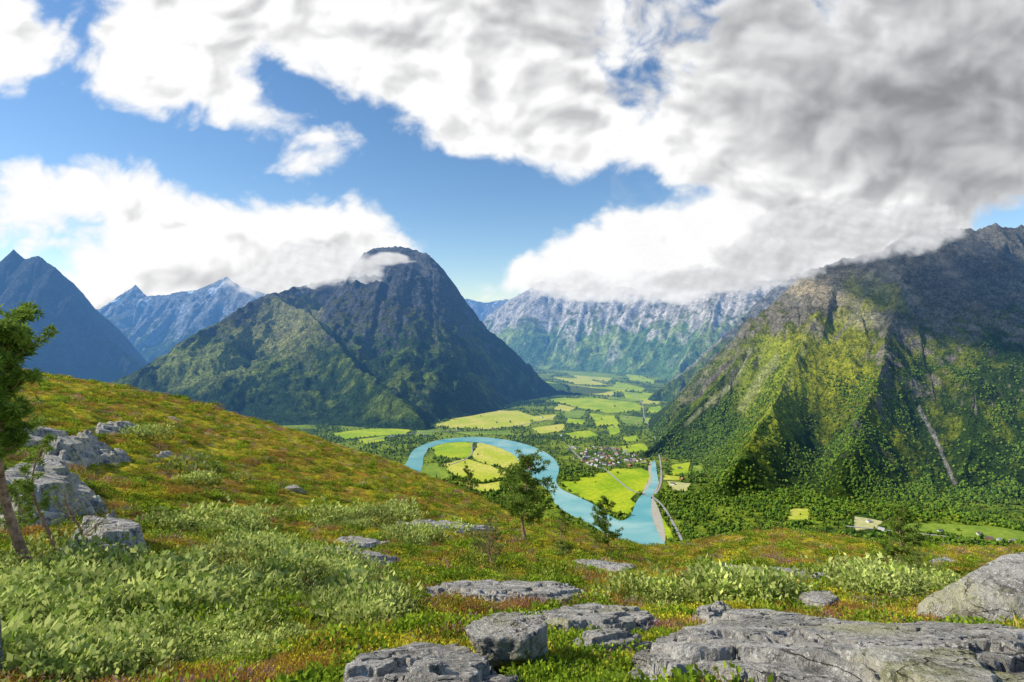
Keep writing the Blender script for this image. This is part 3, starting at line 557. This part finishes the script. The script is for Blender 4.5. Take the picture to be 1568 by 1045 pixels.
def tree(name,base,H,seed,spread=.33,lean=(0,0),nb=34,low=.2,need=34,nlen=.05,nw=.11,c1=(.09,.17,.02),c2=(.30,.40,.07),trunk=.022,prof=None,leafy=False,curve=.05):
    r=np.random.default_rng(seed); parts=[];t_=np.linspace(0,1,12)
    ph=r.uniform(0,6,2); tp=np.c_[lean[0]*t_*H+curve*H*np.sin(t_*5+ph[0])-curve*H*np.sin(ph[0]),lean[1]*t_*H+curve*H*np.sin(t_*4+ph[1])-curve*H*np.sin(ph[1]),t_*H]
    V,Fq=tube(tp,trunk*H*(1-t_*.9)+.004,9); parts.append((V,Fq,0)); tips=[]
    for i in range(nb):
        u=low+(1-low)*((i+r.random()*.8)/nb); o=np.array([np.interp(u,t_,tp[:,k]) for k in range(3)]); az=r.uniform(0,6.28); L=H*spread*(prof(u) if prof else (1.15-u)**.7)*r.uniform(.6,1.2)
        el=r.uniform(-.15,.5)+u*.5; q=np.linspace(0,1,6)[:,None]; dv=np.array([math.cos(az)*math.cos(el),math.sin(az)*math.cos(el),math.sin(el)])
        bp=o+dv*L*q+np.array([0,0,1])*L*.22*q**2+np.r_[[[0,0,0]],r.normal(0,.035*L,(5,3))]
        V,Fq=tube(bp,trunk*H*.28*(1-u*.6)*(1-q[:,0]*.85)+.002,5); parts.append((V,Fq,0))
        for _ in range(max(4,int(11*L/(H*spread)))):
            w=r.uniform(.3,1.05); k=min(int(w*5),4); b=bp[k]+(bp[k+1]-bp[k])*(w*5-k); s=r.normal(0,.13*L,3)*np.array([1,1,.6]); tips.append(b+s)
            if r.random()<.5:
                V,Fq=tube(np.array([b,b+s*.5,b+s]),[.004*H/4,.003*H/4,.002*H/4],3); parts.append((V,Fq,0))
    tips=np.array(tips); P=np.repeat(tips,need,0); D=rdir(r,len(P)); D[:,2]=D[:,2]*.8+.25; D/=np.linalg.norm(D,axis=1)[:,None]
    P=P+D*H*nlen*.15*r.random((len(P),1))+ (rdir(r,len(P))*H*nlen*.6 if leafy else 0); L=r.uniform(.6,1.2,len(P))*H*nlen; V,Fq=quads(P,D,side(D,r),L,L*nw); parts.append((V,Fq,1))
    w=np.repeat(r.random(len(tips)),need)[:,None]*.7+.3*r.random((len(P),1)); C=np.array(c1)*(1-w)+np.array(c2)*w
    Vs=[];Fs=[];mi=[];o=0
    for V,Fq,m in parts: Vs.append(V);Fs.append(Fq+o);mi+= [m]*len(Fq);o+=len(V)
    Vs=np.vstack(Vs); cc=np.ones((len(Vs),3))*.2; cc[-4*len(P):]=np.repeat(C,4,0)
    ob=link(bpy.data.objects.new(name,raw_mesh(name,Vs,np.vstack(Fs),cc,False,[M_bark,M_needle],mi))); ob.location=base-np.array([0,0,.05]); return ob
def tpx(name,px,py,hpx,seed,**k):
    b=place(px,py); return tree(name,b,hpx/F*b[1],seed,**k)
tpx('pine_tree',806,836,130,1,spread=.42,nb=36,low=.26,prof=lambda u:(1.2-u)**.5*(.6+.5*math.sin(u*3)))
tpx('pine_tree',931,845,82,2,spread=.36,low=.12,nb=32)
tpx('pine_tree',1376,880,105,3,spread=.36,low=.08,nb=40)
tpx('pine_tree',714,745,38,4,spread=.4,low=.1)
tpx('pine_tree',858,828,42,5,spread=.45,low=.1,c1=(.14,.22,.02),c2=(.32,.40,.08))
tpx('pine_tree',46,874,375,6,spread=.16,lean=(-.10,0),nb=54,low=.45,trunk=.02,curve=.035,nlen=.032,need=44,prof=lambda u:.9)
tpx('pine_tree',-14,870,330,16,spread=.2,lean=(.02,0),nb=40,low=.35,trunk=.018,curve=.04,nlen=.035,need=40,prof=lambda u:.8)
tpx('pine_tree',1160,815,22,7,spread=.5,low=.1)
tpx('birch_shrub',755,872,62,8,spread=.75,low=.05,nb=34,leafy=True,nw=.35,nlen=.03,c1=(.12,.16,.04),c2=(.30,.34,.12),need=22)
tpx('birch_shrub',860,850,22,9,spread=.8,low=.05,nb=20,leafy=True,nw=.35,nlen=.06,c1=(.18,.28,.05),c2=(.4,.48,.12))
tpx('birch_tree',118,860,110,10,spread=.5,low=.25,nb=22,leafy=True,nw=.4,nlen=.02,need=5,curve=.08,c1=(.16,.24,.05),c2=(.3,.38,.09))
tpx('pine_sapling',88,862,190,11,spread=.3,low=.45,nb=16,curve=.09,nlen=.035,need=30,c1=(.12,.2,.02),c2=(.3,.4,.08),trunk=.014)
tpx('pine_sapling',14,850,110,13,spread=.5,low=.25,nb=20,curve=.05,nlen=.06,need=30,c1=(.12,.2,.02),c2=(.3,.4,.08),trunk=.014)
tpx('juniper_shrub',1415,885,40,12,spread=.9,low=.05,nb=26,leafy=True,nlen=.06,c1=(.12,.2,.04),c2=(.3,.38,.08))

# ------------------------------------------------------------ clouds
Cg="""93357676888888999855536784599999
96267677678888888645546897889999
98288875047888888755358999999999
31157977105788887753468999999999
00001136510146888863579999999999
00100100078404458889999999999999
44763100011012125665389999999999
56887732110211000112113899999976
65245788998710000048899999999631
33568889999961002689999999999842
34888999999742036889999999999999
33777788888621123788888888888888""".split()
Sg="""99888888888877777777666666666666
99999988888888877777666666666666
99999999999988888777777666665556
99999999999999887777777666555555
99999999999999988888777665555555
99999999999999999888877666655555
99999999999999999999887776665556
99999999999999999999998877777667
99999999999999999999999888887777
99999998887789999999999998888777
99999888777899999999999999998888
99999888777899999999999999888888""".split()
def gridf(Gs):
    A=np.array([[int(c) for c in r] for r in Gs],float)/9
    def f(px,py):
        u=(px-24)/49; v=(py-20)/40; i=np.floor(u).astype(int); j=np.floor(v).astype(int); fu=u-i; fv=v-j
        def bw(t): return [(1-t)**3/6,(3*t**3-6*t**2+4)/6,(-3*t**3+3*t**2+3*t+1)/6,t**3/6]
        wu=bw(fu); wv=bw(fv); s=0
        for a in range(4):
            for b in range(4): s=s+wv[a]*wu[b]*A[np.clip(j-1+a,0,11),np.clip(i-1+b,0,31)]
        return s
    return f
fc,fs=gridf(Cg),gridf(Sg)
az=np.radians(np.linspace(-58,58,1280)); el=np.radians(np.linspace(-.5,46,520)); AZ,EL=np.meshgrid(az,el)
dx,dy,dz=np.sin(AZ)*np.cos(EL),np.cos(AZ)*np.cos(EL),np.sin(EL)
cy=dy*CA-dz*SA; cz=dy*SA+dz*CA
PX=CX+F*dx/cy; PY=CY-F*cz/cy
PX=np.clip(PX,-150,1720)
def puff(a,b,o,seed,g=.5):
    s=0;w=1;t=0
    ca,sa=math.cos(.7),math.sin(.7)
    for i in range(o):
        s=s+w*np.sqrt(perlin(a,b,seed+i*5)**2+.02)*1.7; t+=w; w*=g; a,b=(a*ca-b*sa)*2.1,(a*sa+b*ca)*2.1
    return s/t
def warpd(px,py):
    a=px/170.; b=py/130.
    return a,b,.2*fbm(a,b,2,101),.2*fbm(a,b,2,105)
def dens(px,py,o=5,sharp=.55):
    a,b,wx,wy=warpd(px,py)
    n=fbm(a+wx,b+wy,o,110,.5); bl=puff(a*2+wx,b*2+wy,o,120)
    return fc(px+25*wx,np.clip(py+20*wy,-60,700))*1.2+.36*n+sharp*(bl-.36)
def soft(px,py,o=4):
    a,b,wx,wy=warpd(px,py)
    return fc(px+25*wx,np.clip(py+20*wy,-60,700))*.9+.5*fbm(a*1.2+wx,b*1.2+wy,o,130,.5)+.55*(puff(a*1.6+wx,b*1.6+wy,3,140,.4)-.36)
D0=dens(PX,PY,6)
alpha=sstep(.42,.82,D0)
Ssh=fs(PX,np.clip(PY,-60,700))
rel=np.clip((soft(PX,PY,3)-soft(PX-24,PY-30,3))*.42,-.15,.15)+np.clip((soft(PX,PY,5)-soft(PX-7,PY-9,5))*.30,-.06,.06)
thin=sstep(1.2,.6,D0)
Lm=Ssh+rel*(.60+.40*sstep(.6,.9,Ssh))+.12*thin*sstep(.3,.6,Ssh)+.015  # lit and shaded relief, sun from upper left, painted into the cloud colour
lo=np.array([.57,.575,.59]); hi=np.array([1.,1.,1.])
sr=lo+(hi-lo)*np.clip((Lm-.46)/.48,-.35,1)[...,None]; lin=np.clip(sr,0,1)**2.2
R=44000.
cc=np.concatenate([lin,alpha[...,None]],-1)
t=NT('cloud_painted_light'); at=t.n('ShaderNodeVertexColor',layer_name='Col'); em=t.n('ShaderNodeEmission'); t.l(at.outputs['Color'],em.inputs[0]); tr=t.n('ShaderNodeBsdfTransparent'); mx=t.n('ShaderNodeMixShader'); t.l(at.outputs['Alpha'],mx.inputs[0]); t.l(tr.outputs[0],mx.inputs[1]); t.l(em.outputs[0],mx.inputs[2])  # emission shows the painted cloud light and shade; no lamp shades it
M_cloud=t.done(mx.outputs[0])
grid_obj('sky_clouds',dx*R,dy*R,dz*R+CAMZ,cc,M_cloud)
def cloud_bank(name,blobs,d0,depth,layers,seed,al=.5,gray=.0,cut=.12):
    Vs=[];Fs=[];Cs=[];o=0
    xs=[b[0]-b[2]*1.5 for b in blobs]+[b[0]+b[2]*1.5 for b in blobs]; ys=[b[1]-b[3]*1.6 for b in blobs]+[b[1]+b[3]*1.6 for b in blobs]
    nx=int((max(xs)-min(xs))/1.5); ny=int((max(ys)-min(ys))/1.5); PXc,PYc=np.meshgrid(np.linspace(min(xs),max(xs),nx),np.linspace(min(ys),max(ys),ny))
    for k in range(layers):
        d=d0-depth/2+depth*k/(layers-1); P=W(PXc,PYc,d)
        m=np.zeros(PXc.shape)
        a=PXc/60.+k*.2;b=PYc/45.+k*.35
        wx=14*fbm(a,b,3,seed+60); wy=9*fbm(a,b,3,seed+70)
        for bx,by,rx,ry in blobs: m=np.maximum(m,1.25-1.25*np.hypot((PXc+wx-bx)/rx,(PYc+wy-by)/ry))
        n=fbm(a,b,4,seed)*.6+.7*(puff(a*1.4,b*1.4,3,seed+4)-.36); n2=fbm(a-.14,b-.22,3,seed)*.5+.6*(puff(a*1.4-.2,b*1.4-.3,2,seed+4)-.36)
        A=sstep(.0,.6,m+n-cut)*al*sstep(-.05,.2,m)
        L=np.clip(.94-gray+np.clip((n-n2)*.25,-.1,.1)+.05*(1-A),.3,1); C=np.stack([L*.985,L*.99,L],-1)**2.2  # lit puffs and grey shaded parts painted into the sheet colour
        idx=np.arange(nx*ny).reshape(ny,nx); Fs.append(np.stack([idx[:-1,:-1],idx[:-1,1:],idx[1:,1:],idx[1:,:-1]],-1).reshape(-1,4)+o); o+=nx*ny
        Vs.append(P.reshape(-1,3)); Cs.append(np.concatenate([C,A[...,None]],-1).reshape(-1,4))
    return link(bpy.data.objects.new(name,raw_mesh(name,np.vstack(Vs),np.vstack(Fs),np.vstack(Cs),True,[M_cloud])))
cloud_bank('summit_cloud',[(490,405,88,36),(420,428,78,28),(545,412,54,28),(590,399,46,11)],5050,250,4,301,.5,.04)
cloud_bank('summit_cloud',[(1280,356,145,54),(1400,348,85,44),(1180,400,100,40),(1100,430,110,24)],2850,250,4,321,.5,.12)
cloud_bank('summit_cloud',[(900,440,100,26),(1010,440,100,30),(840,440,46,12)],6900,300,3,341,.55,.02)

# ------------------------------------------------------------ light
SAZ=math.radians(-90); SEL=math.radians(36)
S=np.array([math.sin(SAZ)*math.cos(SEL),math.cos(SAZ)*math.cos(SEL),math.sin(SEL)])
sun=bpy.data.lights.new('sun','SUN'); sun.energy=5; sun.angle=math.radians(.5); sun.color=(1,.93,.80)
so=link(bpy.data.objects.new('sun',sun)); so.rotation_euler=Vector(-S).to_track_quat('-Z','Y').to_euler()
w=bpy.data.worlds.new('World'); scene.world=w; w.use_nodes=True; nt=w.node_tree; bg=nt.nodes['Background']
sk=nt.nodes.new('ShaderNodeTexSky'); sk.sky_type='NISHITA'; sk.sun_disc=False; sk.sun_elevation=SEL; sk.sun_rotation=SAZ; sk.altitude=600; sk.air_density=1.; sk.dust_density=.3; sk.ozone_density=2.
hs=nt.nodes.new('ShaderNodeHueSaturation'); hs.inputs['Saturation'].default_value=1.18; nt.links.new(sk.outputs[0],hs.inputs['Color'])
nt.links.new(hs.outputs[0],bg.inputs[0]); bg.inputs[1].default_value=.15
t=NT('offscreen_cloud_sheet'); at=t.n('ShaderNodeVertexColor',layer_name='Col'); df=t.bsdf((.8,.8,.8),1.0); tr=t.n('ShaderNodeBsdfTransparent'); mx=t.n('ShaderNodeMixShader'); t.l(at.outputs['Alpha'],mx.inputs[0]); t.l(tr.outputs[0],mx.inputs[1]); t.l(df,mx.inputs[2]); M_cloud2=t.done(mx.outputs[0])  # for the cloud sheet added out of view to cast shadow
def shadow_cloud(cx,cy,cz,rx,ry,seed):
    n=90; u=np.linspace(-1.3,1.3,n); U,V=np.meshgrid(u,u); X=cx+U*rx; Y=cy+V*ry
    a=sstep(1.05,.8,np.hypot(U,V)+.5*fbm(U*2,V*2,5,seed)); cc=np.concatenate([np.full(U.shape+(3,),.55),a[...,None]],-1)
    return grid_obj('offscreen_shadow_cloud',X,Y,cz+60*fbm(U*3,V*3,4,seed+1),cc,M_cloud2)  # unseen cloud sheet, added to block the sun
def shadow_on(px,py,d,z,rx,ry,seed):
    p=W(px,py,d); tt=(z-p[2])/S[2]; c=p+S*tt; shadow_cloud(c[0],c[1],z,rx,ry,seed)
shadow_on(1620,540,2700,4300,620,800,201)  # placed sunward, above the view, to darken the right mountain

cam=bpy.data.cameras.new('camera'); cam.lens=20; cam.sensor_width=36; cam.clip_start=.1; cam.clip_end=120000
co=link(bpy.data.objects.new('camera',cam)); co.location=(0,0,CAMZ); co.rotation_euler=(math.pi/2-PITCH,0,0); scene.camera=co
scene.view_settings.view_transform='Standard'; scene.view_settings.look='None'; scene.view_settings.exposure=0
